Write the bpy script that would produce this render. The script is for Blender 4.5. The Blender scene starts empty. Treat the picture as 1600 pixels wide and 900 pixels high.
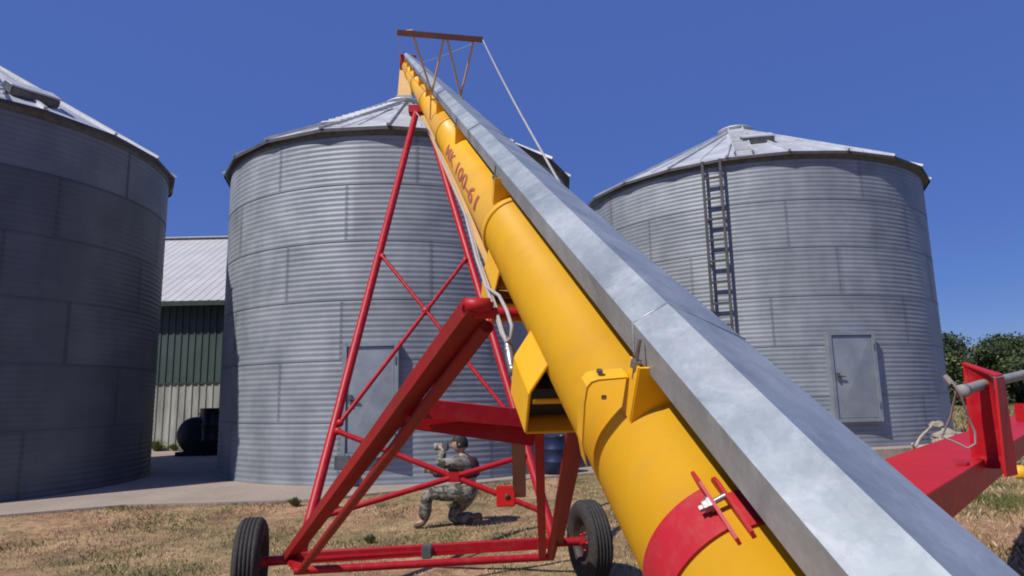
import bpy, bmesh, math, random
import numpy as np
from mathutils import Vector, Matrix, noise as mnoise
R_ = math.radians
random.seed(7); rng = np.random.default_rng(11)
scn = bpy.context.scene
COL = scn.collection

# ------------------------------------------------------------------ camera, sky, sun, exposure
PITCH, ROLL, FPX = 9.29, 1.24, 1030.3
cam = bpy.data.objects.new('camera', bpy.data.cameras.new('camera')); COL.objects.link(cam)
cam.data.sensor_width = 36; cam.data.lens = 36*FPX/1600
cam.data.clip_start = 0.05; cam.data.clip_end = 5000
cp, sp, cr, sr = math.cos(R_(PITCH)), math.sin(R_(PITCH)), math.cos(R_(ROLL)), math.sin(R_(ROLL))
right0, up0, back0 = Vector((1, 0, 0)), Vector((0, -sp, cp)), Vector((0, -cp, -sp))
rx = right0*cr - up0*sr; ry = right0*sr + up0*cr
cam.matrix_world = Matrix(((rx.x, ry.x, back0.x, 0), (rx.y, ry.y, back0.y, 0), (rx.z, ry.z, back0.z, 1.65), (0, 0, 0, 1)))
scn.camera = cam

SUN_AZ = math.atan2(-.65, -.76)        # horizontal direction towards the sun
SUN_EL = R_(51)
sdir = Vector((math.cos(SUN_AZ)*math.cos(SUN_EL), math.sin(SUN_AZ)*math.cos(SUN_EL), math.sin(SUN_EL)))
w = bpy.data.worlds.new('World'); scn.world = w; w.use_nodes = True
nt = w.node_tree; bgn = nt.nodes['Background']
sky = nt.nodes.new('ShaderNodeTexSky'); sky.sky_type = 'NISHITA'; sky.sun_disc = False
sky.sun_elevation = SUN_EL; sky.sun_rotation = math.atan2(sdir.x, sdir.y)
sky.altitude = 1500; sky.air_density = 1.0; sky.dust_density = 0.6; sky.ozone_density = 4.0
hs = nt.nodes.new('ShaderNodeHueSaturation'); hs.inputs['Hue'].default_value = .513; hs.inputs['Saturation'].default_value = 1.28
nt.links.new(sky.outputs[0], hs.inputs['Color']); mxs = nt.nodes.new('ShaderNodeMix'); mxs.data_type = 'RGBA'; mxs.inputs[0].default_value = .62   # even deep blue of the clear sky
mxs.inputs[7].default_value = (1.20, 2.1, 6.5, 1)
nt.links.new(hs.outputs[0], mxs.inputs[6]); nt.links.new(mxs.outputs[2], bgn.inputs[0]); bgn.inputs[1].default_value = 0.085
sun = bpy.data.objects.new('sun', bpy.data.lights.new('sun', 'SUN')); COL.objects.link(sun)
sun.data.energy = 4.6; sun.data.angle = R_(.55); sun.data.color = (1, .94, .85)
sun.rotation_euler = (-sdir).to_track_quat('-Z', 'Y').to_euler()
scn.view_settings.view_transform = 'Standard'; scn.view_settings.look = 'None'
scn.view_settings.exposure = 0.0; scn.view_settings.gamma = 1
scn.view_settings.use_curve_mapping = False
scn.cycles.filter_width = 1.9
scn.cycles.max_bounces = 6

# ------------------------------------------------------------------ materials
def newmat(name):
    m = bpy.data.materials.new(name); m.use_nodes = True
    return m, m.node_tree, m.node_tree.nodes['Principled BSDF']
def ramp(nt, fac, stops):
    r = nt.nodes.new('ShaderNodeValToRGB'); nt.links.new(fac, r.inputs[0])
    els = r.color_ramp.elements
    while len(els) < len(stops): els.new(0.5)
    for e, (p, c) in zip(els, stops): e.position = p; e.color = (*c, 1)
    return r.outputs[0]
def noise_(nt, scale, detail=4, rough=.55, coord='Object', vec_scale=None, dist=0):
    tc = nt.nodes.new('ShaderNodeTexCoord'); n = nt.nodes.new('ShaderNodeTexNoise')
    n.inputs['Scale'].default_value = scale; n.inputs['Detail'].default_value = detail
    n.inputs['Roughness'].default_value = rough; n.inputs['Distortion'].default_value = dist
    o = tc.outputs[coord]
    if vec_scale:
        mp = nt.nodes.new('ShaderNodeMapping'); mp.inputs['Scale'].default_value = vec_scale
        nt.links.new(o, mp.inputs[0]); o = mp.outputs[0]
    nt.links.new(o, n.inputs['Vector']); return n.outputs[0]
def mixc(nt, a, b, fac, mode='MIX'):
    m = nt.nodes.new('ShaderNodeMix'); m.data_type = 'RGBA'; m.blend_type = mode
    for s, v in ((0, fac), (6, a), (7, b)):
        if hasattr(v, 'is_output'): nt.links.new(v, m.inputs[s])
        elif s == 0: m.inputs[0].default_value = v
        else: m.inputs[s].default_value = (*v, 1)
    return m.outputs[2]
def bump(nt, bs, h, strength, dist=.01):
    b = nt.nodes.new('ShaderNodeBump'); b.inputs['Strength'].default_value = strength
    b.inputs['Distance'].default_value = dist; nt.links.new(h, b.inputs['Height'])
    nt.links.new(b.outputs[0], bs.inputs['Normal'])

def metal(name, c0, c1, metallic=.7, rough=.45, scale=6, tone=False, streak=None, spangle=False, bmp=0):
    m, nt, bs = newmat(name)
    n = noise_(nt, scale, 5, .6)
    c = ramp(nt, n, [(.35, c0), (.65, c1)])
    if streak:
        s = noise_(nt, 1.0, 4, .6, vec_scale=streak)
        c = mixc(nt, c, (.55, .55, .57), ramp(nt, s, [(.42, (0, 0, 0)), (.7, (.38, .38, .38))]), 'MULTIPLY')
    if spangle:
        v = nt.nodes.new('ShaderNodeTexVoronoi'); v.inputs['Scale'].default_value = spangle
        tc = nt.nodes.new('ShaderNodeTexCoord'); nt.links.new(tc.outputs['Object'], v.inputs['Vector'])
        g = nt.nodes.new('ShaderNodeRGBToBW'); nt.links.new(v.outputs['Color'], g.inputs[0])
        c = mixc(nt, c, ramp(nt, g.outputs[0], [(.2, (.90, .91, .93)), (.8, (1, 1, 1))]), 1.0, 'MULTIPLY')
        c = mixc(nt, c, (.66, .70, .74), ramp(nt, noise_(nt, 9, 6, .75, dist=.8), [(.50, (0, 0, 0)), (.72, (.34, .34, .34))]))
        c = mixc(nt, c, (.15, .165, .19), ramp(nt, noise_(nt, 4.3, 6, .7, dist=1.2), [(.50, (0, 0, 0)), (.70, (.30, .30, .30))]))
    if tone:
        a = nt.nodes.new('ShaderNodeAttribute'); a.attribute_name = 'tone'
        c = mixc(nt, c, a.outputs['Color'], 1.0, 'MULTIPLY')
    nt.links.new(c, bs.inputs['Base Color'])
    bs.inputs['Metallic'].default_value = metallic
    rr = nt.nodes.new('ShaderNodeMapRange'); nt.links.new(n, rr.inputs[0])
    rr.inputs[3].default_value = rough-.08; rr.inputs[4].default_value = rough+.12
    nt.links.new(rr.outputs[0], bs.inputs['Roughness'])
    if bmp: bump(nt, bs, noise_(nt, scale*.7, 3), bmp, .01)
    return m

def paint(name, c, dark, rough=.4, wear=None, scale=4, dust=(.35, .25, .16), dust_amt=.18):
    m, nt, bs = newmat(name)
    n = noise_(nt, scale, 5, .65)
    col = mixc(nt, c, dark, ramp(nt, n, [(.40, (0, 0, 0)), (.75, (.7, .7, .7))]))
    n2 = noise_(nt, scale*5, 6, .7)
    col = mixc(nt, col, dust, ramp(nt, n2, [(.48, (0, 0, 0)), (.78, (dust_amt,)*3)]))
    if wear:
        n3 = noise_(nt, scale*9, 4, .8)
        col = mixc(nt, col, wear, ramp(nt, n3, [(.68, (0, 0, 0)), (.72, (.8, .8, .8))]))
    nt.links.new(col, bs.inputs['Base Color'])
    rr = nt.nodes.new('ShaderNodeMapRange'); nt.links.new(n2, rr.inputs[0])
    rr.inputs[3].default_value = rough-.1; rr.inputs[4].default_value = rough+.2
    nt.links.new(rr.outputs[0], bs.inputs['Roughness'])
    bump(nt, bs, n2, .08, .002); bs.inputs['Specular IOR Level'].default_value = .32
    return m

M = {}
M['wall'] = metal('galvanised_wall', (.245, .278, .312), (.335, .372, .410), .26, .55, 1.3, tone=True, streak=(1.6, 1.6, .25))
M['roof'] = metal('galvanised_roof', (.46, .48, .50), (.62, .64, .66), .35, .50, 2.0)
M['galv'] = metal('galvanised_cover', (.31, .355, .385), (.47, .51, .53), .42, .46, 3.6, streak=(7, 2.5, 4), spangle=90, bmp=.25)
M['dkmetal'] = metal('dull_dark_steel', (.10, .105, .115), (.17, .175, .18), .5, .5, 8)
M['door'] = metal('bin_door_sheet', (.26, .30, .34), (.34, .38, .42), .4, .45, 2.5)
M['chrome'] = metal('bright_steel', (.22, .22, .23), (.36, .36, .37), .7, .38, 20)
M['yellow'] = paint('yellow_paint', (.82, .44, .016), (.70, .345, .014), .38, scale=2.2, dust=(.40, .25, .10), dust_amt=.22)
M['faded'] = paint('faded_yellow_paint', (.66, .42, .17), (.55, .34, .14), .5, scale=3)
M['red'] = paint('red_paint', (.42, .006, .016), (.30, .006, .014), .40, wear=(.30, .17, .12), scale=2.6, dust_amt=.14)
M['redband'] = paint('band_red_paint', (.46, .016, .028), (.34, .012, .02), .45, wear=(.5, .28, .16), scale=6, dust=(.34, .12, .09), dust_amt=.3)
M['redold'] = paint('weathered_red_paint', (.30, .010, .012), (.16, .022, .014), .5, wear=(.22, .10, .05), scale=4, dust=(.20, .07, .04), dust_amt=.3)
M['red2'] = paint('bright_red_paint', (.55, .012, .014), (.42, .008, .012), .42, scale=3, dust=(.38, .11, .07), dust_amt=.15)
M['redtext'] = paint('faded_red_lettering', (.38, .075, .055), (.52, .19, .08), .5, scale=20)
M['tanbeam'] = paint('rust_brown_paint', (.30, .15, .11), (.20, .09, .07), .6, scale=6)
M['rubber'] = paint('tyre_rubber', (.030, .029, .030), (.05, .045, .04), .8, scale=9, dust=(.20, .16, .12), dust_amt=.35)
M['rope'] = paint('pale_cable', (.42, .40, .40), (.28, .27, .27), .5, scale=30)
M['hose'] = paint('grey_hose', (.27, .27, .26), (.18, .18, .17), .5, scale=20)

def concrete(name, c0, c1, c2):
    m, nt, bs = newmat(name)
    a = noise_(nt, .9, 6, .65); b = noise_(nt, 14, 5, .7)
    col = mixc(nt, ramp(nt, a, [(.35, c0), (.65, c1)]), c2, ramp(nt, b, [(.45, (0, 0, 0)), (.75, (.6, .6, .6))]))
    nt.links.new(col, bs.inputs['Base Color']); bs.inputs['Roughness'].default_value = .9
    bump(nt, bs, b, .3, .01); return m
M['concrete'] = concrete('old_concrete', (.29, .235, .195), (.36, .30, .25), (.20, .16, .125))
M['rock'] = concrete('pale_rubble', (.30, .26, .21), (.40, .36, .30), (.18, .15, .12))

def ground_mat():
    m, nt, bs = newmat('dry_ground')
    a = noise_(nt, .45, 5, .6); b = noise_(nt, 1.1, 6, .65); c = noise_(nt, 9, 6, .7)
    soil = ramp(nt, b, [(.36, (.21, .115, .062)), (.50, (.37, .215, .12)), (.66, (.46, .31, .18))])
    grass = ramp(nt, b, [(.35, (.11, .105, .035)), (.5, (.27, .20, .09)), (.68, (.42, .29, .15))])
    col = mixc(nt, soil, grass, ramp(nt, a, [(.42, (0, 0, 0)), (.54, (1, 1, 1))]))
    col = mixc(nt, col, (.10, .062, .034), ramp(nt, c, [(.47, (0, 0, 0)), (.66, (.7, .7, .7))]))
    d_ = noise_(nt, 2.6, 5, .7)
    col = mixc(nt, col, (.14, .085, .045), ramp(nt, d_, [(.52, (0, 0, 0)), (.66, (.65, .65, .65))]))
    # far field: drier straw and green bands
    tc = nt.nodes.new('ShaderNodeTexCoord'); l = nt.nodes.new('ShaderNodeVectorMath'); l.operation = 'LENGTH'
    nt.links.new(tc.outputs['Object'], l.inputs[0])
    mr = nt.nodes.new('ShaderNodeMapRange'); nt.links.new(l.outputs['Value'], mr.inputs[0])
    mr.inputs[1].default_value = 16; mr.inputs[2].default_value = 34
    far = ramp(nt, noise_(nt, .22, 5, .6, vec_scale=(.5, 1.4, 1)), [(.35, (.085, .10, .03)), (.52, (.16, .15, .055)), (.7, (.30, .24, .12))])
    col = mixc(nt, col, far, mr.outputs[0])
    nt.links.new(col, bs.inputs['Base Color']); bs.inputs['Roughness'].default_value = .95
    bump(nt, bs, c, .6, .03); return m
M['ground'] = ground_mat()
def attrmat(name, attr='tint', rough=.7, transl=0):
    m, nt, bs = newmat(name)
    a = nt.nodes.new('ShaderNodeAttribute'); a.attribute_name = attr
    nt.links.new(a.outputs['Color'], bs.inputs['Base Color']); bs.inputs['Roughness'].default_value = rough
    return m
M['grass'] = attrmat('dry_grass_blades'); M['leaf'] = attrmat('tree_leaves', rough=.6)
M['bark'] = paint('bark', (.09, .065, .045), (.05, .038, .028), .9, scale=5, dust_amt=.1)
def simple(name, c, rough=.6, metallic=0, var=.25, scale=6, vs=None):
    m, nt, bs = newmat(name)
    n = noise_(nt, scale, 5, .6, vec_scale=vs)
    nt.links.new(ramp(nt, n, [(.35, tuple(x*(1-var) for x in c)), (.65, tuple(min(1, x*(1+var)) for x in c))]), bs.inputs['Base Color'])
    bs.inputs['Roughness'].default_value = rough; bs.inputs['Metallic'].default_value = metallic
    return m
M['barnroof'] = simple('pale_metal_roof', (.50, .49, .48), .5, .1, .08, 1.2)
M['barngreen'] = simple('green_metal_siding', (.055, .085, .078), .55, 0, .15, 1)
M['barnwhite'] = simple('stained_white_siding', (.34, .35, .31), .6, 0, .35, 1.0, (3, 3, .5))
M['rim'] = simple('dark_rim', (.07, .07, .08), .7, .2)
M['trim'] = simple('dark_trim', (.03, .045, .04), .6)
M['trim2'] = simple('dark_wheel_rim', (.035, .016, .016), .55)
M['tank'] = simple('black_tank_paint', (.012, .016, .022), .38)
M['blue'] = simple('blue_plastic', (.010, .020, .070), .5)
M['wood'] = simple('weathered_wood', (.32, .28, .24), .85, 0, .3, 12)
M['skin'] = simple('skin', (.42, .24, .17), .55, 0, .06, 20)
M['hair'] = simple('black_hair', (.012, .011, .011), .7, 0, .3, 60)
M['vest'] = simple('dark_maroon_cloth', (.045, .012, .016), .85, 0, .3, 10)
M['boot'] = simple('tan_boot_leather', (.16, .12, .08), .8, 0, .2, 15)
def camo():
    m, nt, bs = newmat('camouflage_cloth')
    a = noise_(nt, 7, 3, .5, dist=.6); b = noise_(nt, 10, 3, .5, dist=.8, vec_scale=(1, 1, 1.6))
    c = ramp(nt, a, [(.42, (.24, .22, .18)), (.47, (.11, .11, .085)), (.60, (.28, .26, .22))])
    c = mixc(nt, c, (.055, .055, .045), ramp(nt, b, [(.50, (0, 0, 0)), (.54, (1, 1, 1))]))
    nt.links.new(c, bs.inputs['Base Color']); bs.inputs['Roughness'].default_value = .9; return m
M['camo'] = camo()

# ------------------------------------------------------------------ helpers
def empty(name, loc=(0, 0, 0), rz=0):
    o = bpy.data.objects.new(name, None); COL.objects.link(o); o.location = loc; o.rotation_euler = (0, 0, rz)
    o.empty_display_size = .2
    return o
def tag(o, label=None, cat=None, group=None, kind=None):
    for k, v in (('label', label), ('category', cat), ('group', group), ('kind', kind)):
        if v: o[k] = v
    return o
def V(*a): return Vector(a[0] if len(a) == 1 else a)

class MB:
    """collects shapes (world coordinates) and links them as ONE mesh object"""
    def __init__(s): s.v = []; s.f = []; s.sm = []
    def add(s, vs, fs, smooth=False):
        o = len(s.v); s.v += [tuple(v) for v in vs]
        for f in fs: s.f.append(tuple(i+o for i in f)); s.sm.append(smooth)
    def box(s, c, size, rot=None):
        c = V(c); h = [x/2 for x in size]; M3 = rot or Matrix.Identity(3)
        vs = [c + M3 @ V((sx*h[0], sy*h[1], sz*h[2])) for sx in (-1, 1) for sy in (-1, 1) for sz in (-1, 1)]
        s.add(vs, [(0, 1, 3, 2), (4, 6, 7, 5), (0, 4, 5, 1), (2, 3, 7, 6), (0, 2, 6, 4), (1, 5, 7, 3)])
        return s
    def bar(s, p0, p1, w, h, up=(0, 0, 1)):
        p0, p1 = V(p0), V(p1); d = (p1-p0).normalized(); u = V(up); x = d.cross(u)
        if x.length < 1e-4: x = d.cross(V((1, 0, 0)))
        x.normalize(); u = x.cross(d)
        vs = [p + x*(a*w/2) + u*(b*h/2) for p in (p0, p1) for a, b in ((-1, -1), (1, -1), (1, 1), (-1, 1))]
        s.add(vs, [(3, 2, 1, 0), (4, 5, 6, 7), (0, 1, 5, 4), (1, 2, 6, 5), (2, 3, 7, 6), (3, 0, 4, 7)])
        return s
    def channel(s, p0, p1, w, h, t, up=(0, 0, 1)):
        """C channel: web + two flanges, open towards -x side"""
        p0, p1 = V(p0), V(p1); d = (p1-p0).normalized(); u = V(up); x = d.cross(u).normalized(); u = x.cross(d)
        prof = [(-w/2, -h/2), (w/2, -h/2), (w/2, h/2), (-w/2, h/2), (-w/2, h/2-t), (w/2-t, h/2-t), (w/2-t, -h/2+t), (-w/2, -h/2+t)]
        s.prof(p0, p1, prof, x, u); return s
    def prof(s, p0, p1, prof, x, u):
        n = len(prof)
        vs = [p + x*a + u*b for p in (V(p0), V(p1)) for a, b in prof]
        fs = [(i, (i+1) % n, (i+1) % n+n, i+n) for i in range(n)]
        s.add(vs, fs+[tuple(range(n))[::-1], tuple(range(n, 2*n))])
    def tube(s, pts, r, n=10, cap=True):
        pts = [V(p) for p in pts]; rs = r if isinstance(r, (list, tuple)) else [r]*len(pts)
        d = (pts[1]-pts[0]).normalized(); x = d.cross(V((0, 0, 1)))
        if x.length < 1e-3: x = V((1, 0, 0))
        x.normalize(); vs = []
        for i, p in enumerate(pts):
            if i == 0: t = pts[1]-pts[0]
            elif i == len(pts)-1: t = pts[-1]-pts[-2]
            else: t = (pts[i+1]-p).normalized()+(p-pts[i-1]).normalized()
            t.normalize(); x = (x-t*x.dot(t)).normalized(); y = t.cross(x)
            for k in range(n):
                a = 2*math.pi*k/n; vs.append(p + (x*math.cos(a)+y*math.sin(a))*rs[i])
        fs = [(i*n+k, i*n+(k+1) % n, (i+1)*n+(k+1) % n, (i+1)*n+k) for i in range(len(pts)-1) for k in range(n)]
        s.add(vs, fs, True)
        if cap:
            m = len(pts)-1
            s.add(vs[:n], [tuple(range(n))[::-1]]); s.add(vs[m*n:], [tuple(range(n))])
        return s
    def lathe(s, c, axis, prof, n=40, smooth=True):
        """prof: list of (along axis, radius)"""
        c = V(c); ax = V(axis).normalized(); x = ax.cross(V((0, 0, 1)))
        if x.length < 1e-3: x = V((1, 0, 0))
        x.normalize(); y = ax.cross(x); vs = []
        for a, r in prof:
            for k in range(n):
                t = 2*math.pi*k/n; vs.append(c+ax*a+(x*math.cos(t)+y*math.sin(t))*r)
        fs = [(i*n+k, i*n+(k+1) % n, (i+1)*n+(k+1) % n, (i+1)*n+k) for i in range(len(prof)-1) for k in range(n)]
        s.add(vs, fs, smooth); return s
    def poly(s, pts, thick):
        """flat plate: polygon pts extruded by vector thick"""
        pts = [V(p) for p in pts]; t = V(thick); n = len(pts)
        vs = [p-t/2 for p in pts]+[p+t/2 for p in pts]
        s.add(vs, [tuple(range(n))[::-1], tuple(range(n, 2*n))]+[(i, (i+1) % n, (i+1) % n+n, i+n) for i in range(n)])
        return s
    def build(s, name, mat, parent=None, bevel=0, attr=None):
        me = bpy.data.meshes.new(name)
        off = V(parent.location) if parent is not None else V((0, 0, 0))
        rz = Matrix.Rotation(-parent.rotation_euler.z, 3, 'Z') if parent is not None else None
        if parent is not None and parent.parent is not None:
            off = off + V(parent.parent.location)
        vs = [V(v)-off for v in s.v]
        if parent is not None and abs(parent.rotation_euler.z) > 1e-6: vs = [rz @ v for v in vs]
        me.from_pydata([tuple(v) for v in vs], [], s.f)
        me.polygons.foreach_set('use_smooth', s.sm)
        if attr is not None:
            ca = me.color_attributes.new(attr[0], 'FLOAT_COLOR', 'CORNER')
            ca.data.foreach_set('color', attr[1])
        bm = bmesh.new(); bm.from_mesh(me); bmesh.ops.recalc_face_normals(bm, faces=bm.faces)
        if bevel:
            bmesh.ops.remove_doubles(bm, verts=bm.verts, dist=1e-5)
            es = [e for e in bm.edges if len(e.link_faces) == 2 and e.calc_face_angle(0) > .5]
            bmesh.ops.bevel(bm, geom=es, offset=bevel, segments=2, affect='EDGES', clamp_overlap=True)
        bm.to_mesh(me); bm.free()
        me.materials.append(mat)
        o = bpy.data.objects.new(name, me); COL.objects.link(o)
        if parent is not None: o.parent = parent
        return o

def arrmesh(name, vs, fs, mat, parent=None, tint=None, smooth=False, attr='tint', k=None):
    """fast numpy mesh of k-gons; tint = per-face rgb"""
    vs = np.asarray(vs, dtype=np.float32); fs = np.asarray(fs, dtype=np.int32); k = fs.shape[1]
    me = bpy.data.meshes.new(name); nf = len(fs)
    if parent is not None:
        vs = vs - np.array(parent.location, dtype=np.float32)
    me.vertices.add(len(vs)); me.vertices.foreach_set('co', vs.ravel())
    me.loops.add(nf*k); me.loops.foreach_set('vertex_index', fs.ravel())
    me.polygons.add(nf); me.polygons.foreach_set('loop_start', np.arange(0, nf*k, k, dtype=np.int32))
    me.polygons.foreach_set('loop_total', np.full(nf, k, dtype=np.int32))
    me.polygons.foreach_set('use_smooth', np.full(nf, smooth))
    me.update(calc_edges=True); me.validate()
    if tint is not None:
        ca = me.color_attributes.new(attr, 'FLOAT_COLOR', 'CORNER')
        t = np.concatenate([tint, np.ones((nf, 1))], 1).astype(np.float32)
        ca.data.foreach_set('color', np.repeat(t, k, axis=0).ravel())
    me.materials.append(mat)
    o = bpy.data.objects.new(name, me); COL.objects.link(o)
    if parent is not None: o.parent = parent
    return o

# ------------------------------------------------------------------ ground and slab
SLAB_FRONT = [(-24, 1.5), (-12, 7.3), (-7.4, 9.75), (-6.0, 10.5), (-4.4, 10.55), (-3.1, 10.65), (-1.7, 11.55), (-.3, 12.5), (1.5, 13.3), (6, 13.9), (13, 14.4), (20, 15)]
def slab_gap(x, y):
    for (xa, ya), (xb, yb) in zip(SLAB_FRONT, SLAB_FRONT[1:]):
        if xa <= x <= xb: return (ya+(yb-ya)*(x-xa)/(xb-xa))-y
    return 9
def gheight(x, y):
    e = .035*math.sin(x*1.3+.4)*math.sin(y*.9+1.1)+.03*mnoise.noise(V((x*.7, y*.7, 0)))+.02*mnoise.noise(V((x*2.3, y*2.3, 4)))
    g = min(1, max(0, 1-(slab_gap(x, y)-.05)/1.4)); g = g*g*(3-2*g)
    return e*(1-.75*g)-.01+.105*g
gm = MB()
xs = [-1500, -400, -120, -50, -25] + [x*.25 for x in range(-64, 65)] + [25, 50, 120, 400, 1500]
ys = [-1500, -300, -60, -15] + [y*.25 for y in range(-20, 73)] + [24, 32, 50, 90, 200, 500, 1800]
gv = [(x, y, gheight(x, y) if (abs(x) <= 16 and -5 <= y <= 18) else 0) for y in ys for x in xs]
nx = len(xs)
gm.add(gv, [(j*nx+i, j*nx+i+1, (j+1)*nx+i+1, (j+1)*nx+i) for j in range(len(ys)-1) for i in range(nx-1)], True)
tag(gm.build('ground', M['ground']), kind='structure')

slab_pts = [(-24, 1.5), (-12, 7.3), (-7.4, 9.75), (-6.0, 10.5), (-4.4, 10.55), (-3.1, 10.65), (-1.7, 11.55), (-.3, 12.5), (1.5, 13.3),
            (6, 13.9), (13, 14.4), (14, 27), (-24, 34)]
sl = MB(); sp2 = []
for i, p in enumerate(slab_pts[:-3]):
    q = slab_pts[i+1]
    for k in range(8):
        f = k/8; j = .05*mnoise.noise(V((i*3+f*3, 1.7, 0))); sp2.append((p[0]+(q[0]-p[0])*f+j, p[1]+(q[1]-p[1])*f+j))
sp2 += slab_pts[-3:]
n = len(sp2)
sl.add([(x, y, -.1) for x, y in sp2]+[(x, y, .13) for x, y in sp2], [tuple(range(n))[::-1], tuple(range(n, 2*n))]+[(i, (i+1) % n, (i+1) % n+n, i+n) for i in range(n)])
tag(sl.build('concrete_slab', M['concrete'], bevel=.015), kind='structure')

# ------------------------------------------------------------------ grain bins
def bin_wall(c, Rr, z0, z1, offs, parent, shade_mul=1.0):
    N = 168; rings = 6; per = 11; sub = 8; pitch = (z1-z0)/(rings*per)
    nz = rings*per*sub+1
    zz = np.linspace(z0, z1, nz); amp = .0036
    rad = Rr+amp*np.sin(2*np.pi*(zz-z0)/pitch)
    th = np.linspace(0, 2*np.pi, N, endpoint=False)
    X = c[0]+rad[:, None]*np.cos(th)[None]; Y = c[1]+rad[:, None]*np.sin(th)[None]
    P = np.stack([X, Y, np.repeat(zz[:, None], N, 1)], -1).reshape(-1, 3)
    j, i = np.meshgrid(np.arange(nz-1), np.arange(N), indexing='ij')
    i2 = (i+1) % N
    F = np.stack([j*N+i, j*N+i2, (j+1)*N+i2, (j+1)*N+i], -1).reshape(-1, 4)
    ring = (j//(per*sub)).ravel(); deg = np.degrees(th)[i].ravel()
    r0 = np.random.default_rng(int(Rr*100+abs(c[0])*10))
    tones = r0.uniform(.88, 1.06, (rings, 9))
    if shade_mul < 1: tones[rings-1] *= 1.35
    tone = np.empty(len(F))
    for k in range(rings):
        m = ring == k
        idx = (((deg[m]-offs[k]) % 360)//40).astype(int)
        tone[m] = tones[k][idx]
    T = np.repeat(tone[:, None], 3, 1)
    Vs = [P]; Fs = [F]; Ts = [T]; base = len(P)
    # vertical lap seams (strip with bolts) and horizontal laps, a little proud of the sheets
    for k in range(rings):
        za, zb = z0+(z1-z0)*k/rings, z0+(z1-z0)*(k+1)/rings
        zs = np.linspace(za, zb, per*sub+1); rr = Rr+amp*np.sin(2*np.pi*(zs-z0)/pitch)+.004
        for s_ in range(9):
            a = math.radians(offs[k]+40*s_); da = .030/Rr
            pts = []
            for aa in (a-da, a+da):
                pts.append(np.stack([c[0]+rr*math.cos(aa), c[1]+rr*math.sin(aa), zs], -1))
            m = len(zs); pp = np.concatenate(pts); ii = np.arange(m-1)
            Vs.append(pp); Fs.append(np.stack([ii, ii+m, ii+m+1, ii+1], -1)+base); base += len(pp)
            Ts.append(np.full((m-1, 3), .78))
            # bolt heads
            bz = np.arange(za+.05, zb, pitch*1.0)
            bb = []; bf = []
            for bi, z in enumerate(bz):
                ro = Rr+.018; w_ = .010/Rr
                o = len(bb)
                for aa, dz in ((a-w_, -.01), (a+w_, -.01), (a+w_, .01), (a-w_, .01)):
                    bb.append((c[0]+ro*math.cos(aa), c[1]+ro*math.sin(aa), z+dz))
                bf.append((o, o+1, o+2, o+3))
            Vs.append(np.array(bb)); Fs.append(np.array(bf)+base); base += len(bb); Ts.append(np.full((len(bf), 3), .5))
        if k:
            ro = Rr+amp+.0035; zz2 = (za-.016, za+.010)
            pp = np.concatenate([np.stack([c[0]+ro*np.cos(th), c[1]+ro*np.sin(th), np.full(N, z)], -1) for z in zz2])
            ii = np.arange(N); Vs.append(pp); Fs.append(np.stack([ii, (ii+1) % N, (ii+1) % N+N, ii+N], -1)+base); base += len(pp)
            Ts.append(np.full((N, 3), .74))
    return arrmesh('wall', np.concatenate(Vs), np.concatenate(Fs), M['wall'], parent, np.concatenate(Ts)*shade_mul, True, 'tone')

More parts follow.
